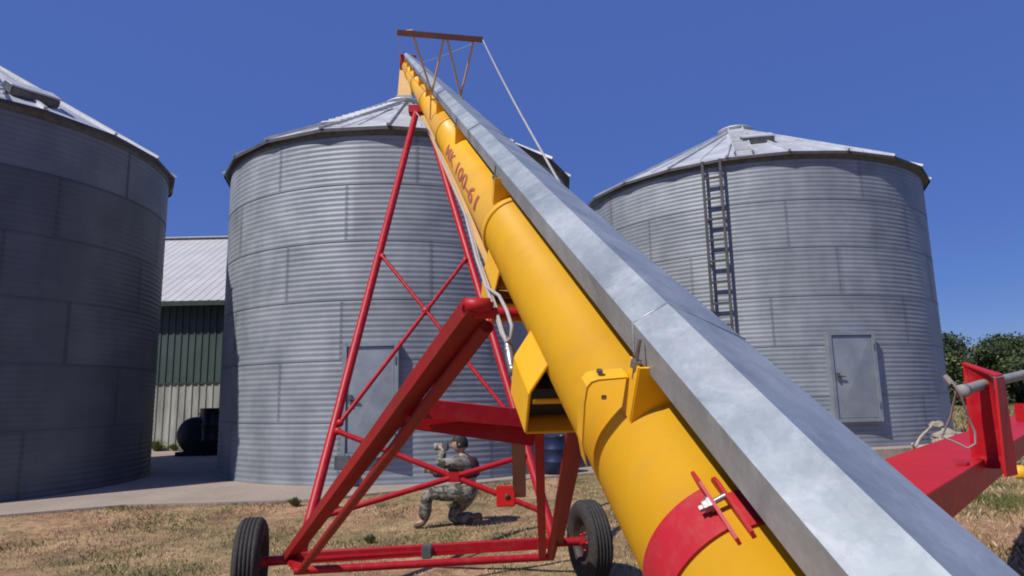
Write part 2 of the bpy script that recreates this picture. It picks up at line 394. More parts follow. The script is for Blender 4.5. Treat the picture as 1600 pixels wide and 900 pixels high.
def grain_bin(c, Rr, z0, ze, za, npan, offs, label, doorang, ladderang, roofang, hatch, rot=0, found=None):
    root = empty('grain_bin', (c[0], c[1], z0))
    tag(root, label, 'grain bin', 'corrugated steel grain bins')
    P = lambda r, a, z: V((c[0]+r*math.cos(R_(a)), c[1]+r*math.sin(R_(a)), z))
    bin_wall(c, Rr, z0, ze, offs, root, .44 if c[0] < -8 else 1.0)  # left bin: shade on the wall deepened in its sheet colour
    # roof
    rc = Rr+(.18 if Rr > 4.5 else .15); rt = .42; zt = za-.24
    slope = (zt-ze)/(rc-rt); zr = ze-.02
    b = MB(); st = 360/npan; sub = 4
    vs = []
    for i in range(npan):
        vs.append(P(rc, rot+i*st, zr)); vs.append(P(rt, rot+i*st, zt))
    n2 = 2*npan
    b.add(vs, [(2*i, (2*i+2) % n2, (2*i+3) % n2, 2*i+1) for i in range(npan)])
    lip = [P(rc, rot+i*st, zr) for i in range(npan)]+[P(rc, rot+i*st, zr-.07) for i in range(npan)]
    b.build('roof', M['roof'], root)
    b = MB(); b.add(lip, [(i, (i+1) % npan, (i+1) % npan+npan, i+npan) for i in range(npan)])
    b.build('eave_rim', M['rim'], root)  # eave edge coloured darker than the roof sheets
    rf = [o for o in root.children if o.name.startswith('roof')][-1]
    ribs = MB()
    for i in range(npan):
        a = rot+i*st
        ribs.bar(P(rc+.03, a, zr+.012), P(rt, a, zt+.035), .055, .055)
        # mid-panel stiffener
        am = a+st/2; f = math.cos(R_(st/2))
        ribs.bar(P((rc-.25)*f, am, zr+.25*slope+.01), P(1.3, am, zt-(1.3-rt)*slope+.012), .03, .02)
    ribs.build('roof_ribs', M['roof'], rf)
    cap = MB(); cap.lathe((c[0], c[1], 0), (0, 0, 1), [(zt-.04, rt+.02), (zt+.12, rt+.02), (zt+.125, rt+.09), (zt+.16, rt+.08), (za-.02, .12), (za, .02)], 28)
    cap.build('peak_cap', M['roof'], rf)
    # eave ring (dark underside closure)
    er = MB(); er.lathe((c[0], c[1], 0), (0, 0, 1), [(ze-.16, Rr+.012), (ze-.02, Rr+.012), (ze-.03, rc*math.cos(R_(st/2))-.02)], 96)
    er.build('eave_ring', M['dkmetal'], root)
    # roof ladder
    if roofang is not None:
        L = MB()
        up = V((-math.cos(R_(roofang))*slope, -math.sin(R_(roofang))*slope, -1))
        tdir = V((-math.sin(R_(roofang)), math.cos(R_(roofang)), 0))
        for s_ in (-.2, .2):
            L.bar(P(rc-.05, roofang, zr+.10)+tdir*s_, P(rt+.1, roofang, zt+.06)+tdir*s_, .03, .05)
        k = 0
        while .3*k < rc-rt-.3:
            r = rc-.15-.3*k; z = zr+(rc-r)*slope+.11
            L.bar(P(r, roofang, z)+tdir*-.2, P(r, roofang, z)+tdir*.2, .05, .03); k += 1
        L.build('roof_ladder', M['roof'], root)
    if hatch:
        ha, hr, hs = hatch
        H = MB(); z = zr+(rc-hr)*slope
        rm = Matrix.Rotation(R_(ha), 3, 'Z') @ Matrix.Rotation(math.atan(slope), 3, 'Y')
        H.box(P(hr, ha, z+.09), (hs*.8, hs*1.25, .16), rm)
        H.build('roof_hatch', M['dkmetal'], root, bevel=.02)
        H = MB(); H.box(P(hr, ha, z+.09)+rm @ V((-.02, 0, .095)), (hs*.86, hs*1.3, .03), rm)
        H.build('hatch_lid', M['roof'], root, bevel=.008)
    if doorang:
        a0, a1, d0, d1 = doorang
        am = (a0+a1)/2; half = Rr*math.sin(R_((a1-a0)/2)); rr = Rr*math.cos(R_((a1-a0)/2))+.11
        rm = Matrix.Rotation(R_(am), 3, 'Z')
        D = MB()
        fw = .085
        for s_ in (-1, 1): D.box(P(rr-.05, am, (d0+d1)/2)+rm @ V((0, s_*(half-fw/2), 0)), (.20, fw, d1-d0), rm)
        for z in (d0+fw/2, d1-fw/2): D.box(P(rr-.05, am, z), (.198, 2*half-2*fw, fw), rm)
        fr = D.build('door_frame', M['door'], root, bevel=.006)
        D = MB(); D.box(P(rr, am, (d0+d1)/2), (.03, 2*half-2*fw-.02, d1-d0-2*fw-.02), rm)
        # pressed diagonal creases of the panel
        w2 = half-fw-.04; hh = (d1-d0)/2-fw-.05; zc = (d0+d1)/2
        cpt = P(rr+.045, am, zc); cs = [P(rr+.015, am, zc)+rm @ V((0, sx*w2, sz*hh)) for sx, sz in ((-1, -1), (1, -1), (1, 1), (-1, 1))]
        D.add([cpt]+cs, [(0, 1, 2), (0, 2, 3), (0, 3, 4), (0, 4, 1)])
        dr = D.build('door', M['door'], root)
        D = MB(); D.box(P(rr+.05, am, zc)+rm @ V((0, -half+.16, 0)), (.05, .05, .16), rm)
        D.bar(P(rr+.08, am, zc+.02)+rm @ V((0, -half+.13, 0)), P(rr+.08, am, zc+.02)+rm @ V((0, -half+.30, -.03)), .025, .025)
        D.build('handle', M['dkmetal'], dr)
        for z in (d0+.35, d1-.35):
            D = MB(); D.tube([P(rr+.045, am, z-.07)+rm @ V((0, half-.05, 0)), P(rr+.045, am, z+.07)+rm @ V((0, half-.05, 0))], .02)
            D.build('hinge', M['dkmetal'], fr)
    if ladderang:
        a, zb = ladderang
        tdir = V((-math.sin(R_(a)), math.cos(R_(a)), 0)); ro = Rr+.17
        lad = None
        L = MB()
        for s_ in (-.205, .205):
            L.bar(P(ro, a, zb)+tdir*s_, P(ro, a, ze-.02)+tdir*s_, .05, .06, up=tdir)
        z = zb+.5
        while z < ze:
            for s_ in (-.2, .2): L.bar(P(Rr-.01, a, z)+tdir*s_, P(ro-.031, a, z)+tdir*s_, .03, .03)
            z += 1.1
        rails = L.build('ladder', M['rim'], root)
        z = zb+.15
        while z < ze-.1:
            L = MB(); L.bar(P(ro, a, z)-tdir*.18, P(ro, a, z)+tdir*.18, .045, .05); L.build('rung', M['rim'], rails); z += .50
    if found:
        F_ = MB(); rr = Rr+found[0]; nn = 48
        F_.lathe((c[0], c[1], 0), (0, 0, 1), [(found[1], rr), (z0-.02, rr), (z0, rr-.02), (z0, Rr-.1)], nn, False)
        F_.build('foundation_ring', M['concrete'], root)
    return root

LB = (-11.709, 13.266); MBn = (-2.687, 16.233); RBn = (6.991, 19.368)
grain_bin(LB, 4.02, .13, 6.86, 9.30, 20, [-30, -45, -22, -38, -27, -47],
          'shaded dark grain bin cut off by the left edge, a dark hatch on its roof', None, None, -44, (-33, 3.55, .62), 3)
grain_bin(MBn, 4.09, .13, 6.86, 9.28, 20, [-97, -115, -97, -113.6, -96.2, -77.4, -97.4][:6],
          'sunlit grain bin behind the red undercarriage, spout above its roof peak',
          (-96.0, -81.6, .62, 2.68), None, -101, None, 5)
grain_bin(RBn, 4.69, .385, 7.11, 9.66, 22, [-100, -78, -104, -85, -98, -75],
          'wide grain bin with a dark wall ladder and a framed door', (-91.0, -77.4, .93, 2.90), (-116.8, 3.0), -108, (-100, 3.1, .62), 2, (.35, .05))

# ------------------------------------------------------------------ barn behind
def barn():
    x0, x1, y0, y1, zw, zr = -17.5, 2.5, 22.0, 34.0, 5.2, 8.7
    root = empty('barn', (x0, y0, .0)); tag(root, 'green and dirty white metal shed with a pale ribbed roof between two grain bins', 'barn')
    def ribbed(xa, xb, y, za, zb, pitch=.23):
        b = MB(); pts = []
        x = xa
        while x < xb:
            pts += [(x, 0), (x+pitch*.62, 0), (x+pitch*.70, -.028), (x+pitch*.90, -.028), (x+pitch*.98, 0)]; x += pitch
        pts.append((xb, 0)); n = len(pts)
        b.add([(px_, y+dy, z) for z in (za, zb) for px_, dy in pts], [(i, i+1, n+i+1, n+i) for i in range(n-1)]); return b
    ribbed(x0, x1, y0, 2.28, zw).build('wall', M['barngreen'], root)
    ribbed(x0, x1, y0-.012, .05, 2.28).build('wainscot', M['barnwhite'], root)
    b = MB(); b.bar((x0, y0-.03, 2.29), (x1, y0-.03, 2.29), .05, .05); b.build('drip_trim', M['trim'], root)
    b = MB()
    b.add([(x0, y0, .05), (x0, y1, .05), (x0, y1, zw), (x0, (y0+y1)/2, zr-.1), (x0, y0, zw)], [(0, 1, 2, 3, 4)])
    b.add([(x1, y0, .05), (x1, y1, .05), (x1, y1, zw), (x1, (y0+y1)/2, zr-.1), (x1, y0, zw)], [(0, 1, 2, 3, 4)])
    b.add([(x0, y1, .05), (x1, y1, .05), (x1, y1, zw), (x0, y1, zw)], [(0, 1, 2, 3)])
    b.build('side_walls', M['barngreen'], root)
    b = MB(); ym = (y0+y1)/2
    pts = []; x = x0-.3
    while x < x1+.3:
        pts += [(x, 0), (x+.22, 0), (x+.24, .018), (x+.28, .018), (x+.30, 0)]; x += .30
    n = len(pts)
    for ya, yb in ((y0-.45, ym), (y1+.45, ym)):
        zc = zw-.22 if True else zw
        b.add([(p, ya, zc+h) for p, h in pts]+[(p, yb, zr+h) for p, h in pts], [(i, i+1, n+i+1, n+i) for i in range(n-1)])
    rf = b.build('roof', M['barnroof'], root)
    b = MB(); b.bar((x0-.3, ym, zr+.04), (x1+.3, ym, zr+.04), .4, .05); b.build('ridge_cap', M['barnroof'], rf)
    b = MB(); b.bar((x0-.3, y0-.46, zw-.30), (x1+.3, y0-.46, zw-.30), .04, .16); b.build('fascia', M['trim'], root)
barn()

def tank():
    root = empty('fuel_tank', (-9.35, 20.2, .13)); tag(root, 'black horizontal fuel tank on a stand in the shade before the shed', 'tank')
    b = MB(); c = V((-9.35, 20.2, .72)); b.lathe(c, (0, 1, 0), [(-.62, .001), (-.62, .47), (-.59, .51), (-.55, .52), (.6, .52), (.7, .50), (.72, .001)], 32)
    b.build('shell', M['tank'], root)
    b = MB(); b.box((c.x, c.y, .19), (1.0, 1.3, .12))
    for y in (-.4, .5):
        for s_ in (-1, 1): b.bar((c.x+s_*.36, c.y+y, .13), (c.x+s_*.30, c.y+y, .62), .06, .06)
        b.bar((c.x-.38, c.y+y, .42), (c.x+.38, c.y+y, .42), .06, .08)
    b.build('stand', M['tank'], root)
    b = MB(); b.tube([(c.x, c.y-.2, 1.22), (c.x, c.y-.2, 1.30)], .05); b.lathe((c.x, c.y-.2, 1.30), (0, 0, 1), [(0, .07), (.04, .07), (.05, .001)], 16); b.build('filler_cap', M['dkmetal'], root)
tank()
def drum(loc, r, h, mat, name, label, cat):
    root = empty(name, loc); tag(root, label, cat)
    b = MB(); z = 0; p = [(0, .001), (0, r)]
    for k in (h*.33, h*.66): p += [(k-.03, r), (k-.012, r+.012), (k+.012, r+.012), (k+.03, r)]
    p += [(h-.01, r), (h, r+.008), (h+.012, r), (h-.005, r-.02), (h-.005, .001)]
    b.lathe(loc, (0, 0, 1), p, 36); b.build('shell', mat, root)
    b = MB(); b.lathe((loc[0]+r*.55, loc[1], loc[2]+h), (0, 0, 1), [(-.01, .035), (.02, .035), (.02, .001)], 12); b.build('bung', M['dkmetal'], root)
drum((-8.95, 19.9, .13), .36, 1.34, M['tank'], 'storage_drum', 'tall black drum beside the black fuel tank in the shade', 'drum')
drum((.78, 13.35, .13), .24, .72, M['blue'], 'blue_drum', 'small blue plastic drum behind the auger legs', 'drum')

# unloading pipe stub below the middle door
def stub():
    root = empty('unload_tube', (-3.05, 12.0, .13)); tag(root, 'short grey unloading pipe stub under the middle bin door', 'pipe')
    b = MB(); b.tube([(-3.03, 12.25, .55), (-3.03, 11.85, .55)], .09, 16); b.build('pipe', M['dkmetal'], root)
    b = MB(); b.box((-3.03, 11.84, .56), (.27, .04, .24)); b.build('cover_plate', M['dkmetal'], root, bevel=.01)
    b = MB(); b.bar((-3.03, 11.95, .13), (-3.03, 11.95, .47), .04, .04); b.build('post', M['dkmetal'], root)
stub()

# ------------------------------------------------------------------ grain auger
C0 = V((0, 0, 1.65)); AD = V((-.170, .847, .504)).normalized()
AP = V((AD.y, -AD.x, 0)).normalized(); AQ = AP.cross(AD)
def W(a, b, t): return C0+AP*a-AQ*b+AD*t
TA, TB, TR = .6375, .845, .165        # tube axis (a,b) and radius
T0 = -1.45; T1 = 19.0
aug = empty('grain_auger', (-.75, 5.9, 0)); tag(aug, 'long yellow auger with galvanised cover and red wheeled undercarriage reaching over the middle bin', 'grain auger')
def oncirc(deg, r=TR, t=0): return W(TA+r*math.cos(R_(deg)), TB-r*math.sin(R_(deg)), t)
def arc_plate(mb, r0, r1, d0, d1, t0, t1, n=28):
    """curved band around the tube, degrees d0..d1"""
    vs = []
    for i in range(n+1):
        a = d0+(d1-d0)*i/n
        vs += [oncirc(a, r0, t0), oncirc(a, r1, t0), oncirc(a, r1, t1), oncirc(a, r0, t1)]
    fs = []
    for i in range(n):
        for k in range(4): fs.append((4*i+k, 4*i+(k+1) % 4, 4*i+4+(k+1) % 4, 4*i+4+k))
    fs += [(0, 1, 2, 3), tuple(4*n+k for k in (3, 2, 1, 0))]
    mb.add(vs, fs, False)
tb = MB(); L = []
t = T0
segs = [T0, 2.95, 6.1, 9.2, 12.4, 15.6, T1]
prof = [(T0, .001), (T0, TR)]
for s_ in segs[1:-1]: prof += [(s_-.012, TR), (s_-.011, TR+.006), (s_+.011, TR+.006), (s_+.012, TR)]
prof += [(T1, TR), (T1, .001)]
tb.lathe(W(TA, TB, 0), AD, prof, 72)
tube_o = tb.build('tube', M['yellow'], aug)
# flared flange collar (welded ring where the tube sections join)
for s_ in segs[1:-1]:
    fl = MB(); fl.lathe(W(TA, TB, s_), AD, [(-.02, TR+.001), (-.02, TR+.012), (.02, TR+.012), (.02, TR+.001)], 60)
    fl.build('section_collar', M['yellow'], tube_o)

# galvanised cover, in lapped sections
CL, CR, CT, CRG, CB = .530, .745, .542, .5255, .600
def cover_section(t0, t1, grow, name='cover_section'):
    g = grow; b = MB(); th = .0025
    k = 1-g*2; out = [(x*k, y*k) for x, y in ((.546, .618), (.530, .542), (.600, .4946), (.800, .582), (.800, .655))]
    inn = [(a+(th if a < .61 else -th), bb+(0 if i in (0, 4) else th*1.3)) for i, (a, bb) in enumerate(out)]
    pr = out+inn[::-1]
    nseg = max(2, int((t1-t0)/.35)); n = len(pr); vs = []
    for k in range(nseg+1):
        tt = t0+(t1-t0)*k/nseg
        for i, (a, bb) in enumerate(pr):
            wob = .0025*mnoise.noise(V((tt*1.7, i*.9 if i < 5 else (9-i)*.9, 3)))
            vs.append(W(a+wob, bb+wob, tt))
    fs = [(k*n+i, k*n+(i+1) % n, (k+1)*n+(i+1) % n, (k+1)*n+i) for k in range(nseg) for i in range(n)]
    fs += [tuple(range(n))[::-1], tuple(range(nseg*n, nseg*n+n))]
    b.add(vs, fs); return b.build(name, M['galv'], aug)
cuts = [-1.3, 1.215, 4.3, 7.4, 10.5, 13.6, 16.7, T1+.1]
for i in range(len(cuts)-1):
    cs_ = cover_section(cuts[i]-(.0 if i == 0 else .08), cuts[i+1], .0 if i % 2 else .004)
    if i: 
        b = MB()     # lap bead across the joint
        tt = cuts[i]
        b.tube([W(x*.993, y*.993, tt) for x, y in ((.546, .618), (.530, .542), (.600, .4946), (.800, .582), (.800, .655))], .0035, 6)
        b.build('joint_bead', M['galv'], cs_)
# drive shaft under the cover
b = MB(); b.tube([W(TA, .60, -1.35), W(TA, .60, T1-.1)], .02, 12); b.build('drive_shaft', M['dkmetal'], aug)

# cover support brackets
for i, tt in enumerate([-.65, 1.13, 3.03, 4.85, 6.75, 8.6, 10.4, 12.3, 14.2, 16.1, 18.0]):
    b = MB(); w0, w1 = .518, .757
    pts = [W(w0, .60, tt), W(w1, .60, tt), W(w1, .725, tt)]
    for k in range(9):
        a = 40+100*k/8
        pts.append(oncirc(a, TR-.002, tt))
    pts.append(W(w0, .735, tt))
    b.poly(pts, AD*.006)
    b.poly([W(w0, .60, tt), W(w0, .725, tt), W(w0, .725, tt+.05), W(w0, .60, tt+.05)], AP*.005)
    br = b.build('cover_bracket', M['yellow'], aug)
    b = MB(); b.tube([W(CL-.012, .545, tt+.02), W(CL-.012, .635, tt+.02)], .0045, 8)
    b.lathe(W(CL-.012, .60, tt+.02), AQ, [(-.009, .001), (-.009, .012), (.007, .012), (.007, .001)], 6, False)
    b.build('bolt', M['chrome'], br)
# strap hoop beside the second bracket
b = MB()
hp = [(.447, .86), (.430, .80), (.423, .70), (.424, .662), (.432, .650), (.446, .645), (.512, .640)]
n = len(hp); vs = []
for a, bb in hp: vs += [W(a, bb, 1.165), W(a, bb, 1.205)]
for a, bb in hp[::-1]: vs += []
th = .004
vs2 = [v+AP*th-AQ*th for v in vs]
b.add(vs, [(2*i, 2*i+2, 2*i+3, 2*i+1) for i in range(n-1)]); b.add(vs2, [(2*i, 2*i+2, 2*i+3, 2*i+1) for i in range(n-1)])
for e in (0, 1):
    b.add([vs[2*i+e] for i in range(n)]+[vs2[2*i+e] for i in range(n)], [(i, i+1, n+i+1, n+i) for i in range(n-1)])
hoop = b.build('strap_hoop', M['yellow'], aug)
b = MB(); b.lathe(W(.475, .70, 1.185), AP, [(-.006, .001), (-.006, .005), (.003, .005), (.003, .001)], 8, False); b.build('bolt', M['chrome'], hoop)
b = MB()
b.tube([W(.455, .639, 1.185), W(.455, .633, 1.185)], .007, 10); b.build('rivet', M['dkmetal'], hoop)

# red clamp band near the intake
b = MB(); arc_plate(b, TR+.0005, TR+.007, 122, -62+360, .768, .868, 48)
cl = b.build('clamp_band', M['redband'], aug)
b = MB(); arc_plate(b, TR+.0005, TR+.007, 50, 112, .755, .835, 16); b.build('clamp_band', M['redband'], aug)
b = MB()
for ang in (121, 112.5):
    g_ = 0 if ang > 115 else -.016
    q = lambda r, t_: oncirc(ang, r, t_)
    b.poly([q(TR-.004, .735), q(TR-.004, .875), q(TR+.020+g_, .895+g_), q(TR+.034+g_, .885+g_), q(TR+.040+g_, .85), q(TR+.012, .74)], (q(1, 0)-q(0, 0)).cross(AD).normalized()*.006)
lug = b.build('clamp_lug', M['redband'], aug)
b = MB()
mid = oncirc(121, TR+.022, .815); nrm = ((oncirc(121, 1, 0)-oncirc(121, 0, 0)).cross(AD)).normalized()
if nrm.dot(AP) > 0: nrm = -nrm
b.lathe(mid, nrm, [(.003, .001), (.003, .014), (.008, .014), (.0081, .011), (.017, .011), (.018, .006), (.025, .006), (.025, .001)], 6, False)
b.tube([mid-nrm*.024, mid], .005, 10)
b.build('bolt', M['chrome'], lug)

# faded red lettering on the flank of the tube
cu = bpy.data.curves.new('lettering', 'FONT'); cu.body = 'MK 100-61'; cu.size = 1.0; cu.space_character = 1.06
cu.offset = .016
tmp = bpy.data.objects.new('tmp_text', cu); COL.objects.link(tmp)
bpy.context.view_layer.update()
me = bpy.data.meshes.new_from_object(tmp.evaluated_get(bpy.context.evaluated_depsgraph_get()))
bpy.data.objects.remove(tmp)
bm = bmesh.new(); bm.from_mesh(me)
bmesh.ops.triangulate(bm, faces=bm.faces)
for _ in range(5):
    bmesh.ops.subdivide_edges(bm, edges=[e for e in bm.edges if e.calc_length() > .09], cuts=1, use_grid_fill=False)
    bmesh.ops.triangulate(bm, faces=bm.faces)
bmesh.ops.triangulate(bm, faces=bm.faces)
xsv = [v.co.x for v in bm.verts]; x0, x1 = min(xsv), max(xsv)
for v in bm.verts:
    u = (v.co.x-x0)/(x1-x0); h = v.co.y/.72
    t_ = 5.08-u*1.75; ang = 178-h*29
    v.co = oncirc(ang, TR+.0035, t_) - V(aug.location)
bm.to_mesh(me); bm.free(); me.materials.append(M['redtext'])
lt = bpy.data.objects.new('lettering', me); COL.objects.link(lt); lt.parent = tube_o

# track under the tube
b = MB()
b.bar(W(TA-.055, TB+.195, 2.7), W(TA-.055, TB+.195, 10.2), .008, .07, up=AQ)
b.bar(W(TA+.055, TB+.195, 2.7), W(TA+.055, TB+.195, 10.2), .008, .07, up=AQ)
b.bar(W(TA-.085, TB+.228, 2.7), W(TA-.085, TB+.228, 10.2), .06, .008, up=AQ)
b.bar(W(TA+.085, TB+.228, 2.7), W(TA+.085, TB+.228, 10.2), .06, .008, up=AQ)
b.build('lift_track', M['faded'], aug)

# yellow saddle brackets under the tube
def saddle(t0, t1, aL, aR, b0, b1, bt, name='saddle_bracket'):
    b = MB(); th = .008
    for a_, sg, at_ in ((aL, -1, TA-.165), (aR, 1, TA+.165)):
        b.poly([W(a_, b0, t0), W(a_, b0, t1), W(a_, b1, t1), W(a_, b1, t0)], AP*th)
        b.poly([W(at_, bt, t0), W(at_, bt, t1), W(a_, b0, t1), W(a_, b0, t0)], (AP*sg+AQ).normalized()*th)
    b.poly([W(aL, b1, t0), W(aR, b1, t0), W(aR, b1, t1), W(aL, b1, t1)], AQ*th)
    b.poly([W(aL, b0, t1), W(aR, b0, t1), W(aR, b1, t1), W(aL, b1, t1)], AD*th)
    b.poly([W(aL+.01, b0+.02, t0), W(aR-.01, b0+.02, t0), W(aR-.01, b0+.035, t0), W(aL+.01, b0+.035, t0)], AD*th)
    return b.build(name, M['yellow'], aug, bevel=.002)
saddle(1.64, 1.88, .427, .80, .95, 1.085, .86)
saddle(2.50, 2.80, .455, .80, 1.00, 1.10, .88)
b = MB(); b.tube([W(.435, 1.015, 1.80), W(.792, 1.015, 1.80)], .05, 20); b.box(W(.6135, 1.018, 1.755), (.34, .10, .09), Matrix((AP, AD, AQ)).transposed()); b.build('shade_filler', M['tank'], aug)  # black filler added inside the saddle to stand in for its shadow
b = MB(); b.tube([W(.34, .96, 2.26), W(.86, .96, 2.26)], .022, 14); b.build('pivot_pin', M['red'], aug)

# undercarriage
AL = V((-1.805, 5.78, .405)); AR = V((.32, 6.12, .405)); LT = W(TA-.17, TB+.17, 9.77); RT = W(TA-.05, TB+.17, 9.77)
b = MB(); b.tube([AL, LT], .045, 16); b.build('lift_leg', M['red'], aug)
b = MB(); b.tube([AR, RT], .045, 16); b.build('lift_leg', M['red'], aug)
b = MB(); b.box((LT+RT)/2, (.34, .16, .12)); b.build('slider', M['red'], aug, bevel=.01)
lp = lambda k: AL.lerp(LT, k); rp = lambda k: AR.lerp(RT, k)
def brace(p, q, r=.021):
    b = MB(); b.tube([p, q], r, 12)
    d = (q-p).normalized()
    for e in (p, q): b.lathe(e, V((0, -1, 0)), [(-.012, .001), (-.012, .035), (.012, .035), (.012, .001)], 14)
    return b.build('cross_brace', M['red'], aug)
ins = V((.055, -.035, 0)); ins2 = V((-.055, -.035, 0))
brace(lp(.54)+ins, rp(.196)+ins2); brace(lp(.194)+ins, rp(.534)+ins2)
brace(lp(.18)+ins, rp(.042)+ins2, .026); brace(lp(.046)+ins, rp(.128)+ins2, .026)
b = MB(); ctr = (lp(.18)+rp(.042))/2; 
def nearest(p, q, r_, s_):
    from mathutils.geometry import intersect_line_line
    a, c = intersect_line_line(p, q, r_, s_); return (a+c)/2
ctr = nearest(lp(.18)+ins, rp(.042)+ins2, lp(.046)+ins, rp(.128)+ins2); b.box(ctr+V((0, -.03, 0)), (.10, .012, .09)); b.build('brace_gusset', M['red'], aug, bevel=.003)
b = MB(); ctr2 = nearest(lp(.54)+ins, rp(.196)+ins2, lp(.194)+ins, rp(.534)+ins2)+V((0, -.01, 0)); b.lathe(ctr2, (0, -1, 0), [(-.02, .001), (-.02, .045), (.02, .045), (.02, .001)], 16)
b.build('brace_gusset', M['red'], aug)
# lower arms (channels) to the pivot
AL2 = V((-1.89, 5.72, .37)); PL = W(.352, .93, 2.26); AR2 = V((.35, 6.11, .38)); PR = W(.83, .93, 2.26)
for p, q, sg in ((AL2, PL, 1), (AR2, PR, -1)):
    b = MB(); d = (q-p).normalized(); x = d.cross(V((0, 0, 1))).normalized(); u = x.cross(d)
    b.prof(p, q, [(-.047, -.030), (.047, -.030), (.047, .036), (.040, .036), (.040, -.023), (-.040, -.023), (-.040, .036), (-.047, .036)], x, u)
    arm = b.build('lower_arm', M['redold'], aug)
    b = MB(); b.lathe(q, AP, [(-.048, .001), (-.048, .030), (.048, .030), (.048, .001)], 20); b.tube([q-AP*.06, q+AP*.06], .016, 12)
    b.build('pivot_boss', M['red'], arm)
B2L = V((-1.655, 5.30, .37)); B2R = V((.265, 5.68, .345))
T2L = PL+V((.03, .08, -.07)); T2R = PR+V((-.03, .08, -.07))
for p, q in ((B2L, T2L), (B2R, T2R)):
    b = MB(); b.tube([p, q], .030, 12); b.build('arm_tube', M['redold'], aug)
# cross member between the arms
ca, cb_ = AL2.lerp(PL, .775), AR2.lerp(PR, .70)
b = MB(); b.poly([ca+V((0, -.0, .03)), cb_+V((0, 0, .03)), cb_+V((0, .20, .03)), ca+V((0, .20, .03))], (0, 0, .008)); 
b.poly([ca+V((0, 0, .03)), cb_+V((0, 0, .03)), cb_+V((0, 0, -.055)), ca+V((0, 0, -.055))], (0, .008, 0)); b.build('cross_member', M['red'], aug)
b = MB(); b.bar(AL2.lerp(PL, .72)+V((.02, .05, .02)), V((.10, 3.72, 1.42)), .05, .09); b.build('cross_member', M['red'], aug, bevel=.006)
# hanging struts, foot plate
b = MB(); b.bar((.02, 4.0, 1.56), (.02, 4.55, 1.00), .085, .05, up=(0, 1, 0)); b.build('hanging_strut', M['tanbeam'], aug, bevel=.005)
b = MB(); b.bar((.145, 4.1, 1.50), (.20, 5.65, .36), .06, .045, up=(0, 1, 0)); b.build('hanging_strut', M['red'], aug, bevel=.005)
b = MB(); b.box((-.07, 4.50, 1.00), (.125, .035, .13)); fp = b.build('foot_plate', M['red2'], aug, bevel=.006)
b = MB(); b.lathe((-.06, 4.477, 1.0), (0, 1, 0), [(0, .001), (0, .018), (.012, .018)], 14); b.build('plate_hole', M['trim'], fp)
# axle frame
HL, HR = V((-2.20, 5.64, .36)), V((.66, 6.19, .36))
b = MB(); b.tube([HL, HR], .038, 16); b.bar(AL2+V((.05, 0, 0)), V((.33, 6.13, .36)), .085, .085); b.build('axle', M['red'], aug)
b = MB(); b.tube([B2L-V((.05, 0, 0)), B2R+V((.02, 0, 0))], .03, 14); b.build('frame_bar', M['red'], aug)
for p, q in ((AL2, B2L), (V((.33, 6.13, .36)), B2R)):
    b = MB(); b.bar(p, q, .06, .06); b.build('side_bar', M['red'], aug, bevel=.005)
# lump on the axle (tie)
b = MB(); ta = HL.lerp(HR, .50); b.box(ta+V((0, -.01, .0)), (.09, .105, .105)); b.build('axle_clamp', M['dkmetal'], aug, bevel=.01)

def wheel(c, axis):
    e = empty('wheel', V(c)-V(aug.location)); e.parent = aug
    cw = V(c); ax = V(axis).normalized()
    def bl(mb, name, mat):
        o = mb.build(name, mat, None)
        o.parent = e
        o.data.transform(Matrix.Translation(-cw)); return o
    R0 = .355; w_ = .105
    b = MB()
    prof = [(-.075, .20), (-.095, .225), (-.105, .27), (-.100, .31), (-.085, .335), (-.070, .347)]
    gro = []
    for x in (-.045, -.015, .015, .045): gro += [(x-.008, R0), (x-.005, R0-.010), (x+.005, R0-.010), (x+.008, R0)]
    prof = prof+gro+[(-a, r) for a, r in prof[::-1]]+[(.06, .20), (-.06, .20)]
    b.lathe(cw, ax, prof, 64); bl(b, 'tyre', M['rubber'])
    b = MB(); b.lathe(cw, ax, [(-.078, .205), (-.07, .19), (-.03, .18), (-.02, .10), (-.035, .07), (-.05, .065), (-.05, .001)], 40)
    b.lathe(cw, ax, [(.078, .205), (.07, .19), (.03, .18), (.02, .10), (.035, .07), (.08, .05), (.08, .001)], 40)
    bl(b, 'rim', M['trim2'])
    b = MB(); b.lathe(cw, ax, [(-.10, .001), (-.10, .035), (-.04, .042), (.10, .042), (.13, .03), (.13, .001)], 20)
    for k in range(5):
        t_ = 2*math.pi*k/5; x = ax.cross(V((0, 0, 1))).normalized(); y = ax.cross(x); pc = cw+(x*math.cos(t_)+y*math.sin(t_))*.075
        b.lathe(pc, ax, [(-.06, .001), (-.06, .01), (-.03, .01)], 6)
    bl(b, 'hub', M['red'])
wheel((-2.17, 5.64, .355), (.975, .215, .0)); wheel((.64, 6.19, .355), (.965, .26, 0))

# truss on top
tt = 6.9
BL, BR = W(.12, .0, tt), W(.955, .0, tt); BLi = W(.27, .0, tt); BM0, BM1 = W(.575, .0, tt), W(.60, .0, tt)
b = MB(); b.bar(BL, BR, .05, .055, up=AQ); tr = b.build('truss_beam', M['tanbeam'], aug, bevel=.006)
b = MB(); b.tube([BL-AD*.0, BLi+AQ*.03], .012, 8); b.build('beam_clip', M['faded'], tr)
gl, gr_ = W(.475, .54, tt), W(.765, .55, tt)
for p, q in ((BLi, gl), (BM0, gl), (BM1, gr_), (W(.87, 0, tt), gr_)):
    b = MB(); b.tube([p, q], .011, 8); b.build('truss_strut', M['faded'], aug)
b = MB(); b.bar(W(.46, .60, tt), W(.80, .60, tt), .05, .012, up=AQ); b.bar(W(.466, .54, tt), W(.466, .80, tt), .04, .012, up=AP); b.bar(W(.79, .55, tt), W(.79, .80, tt), .04, .012, up=AP)
b.build('truss_foot', M['faded'], aug)
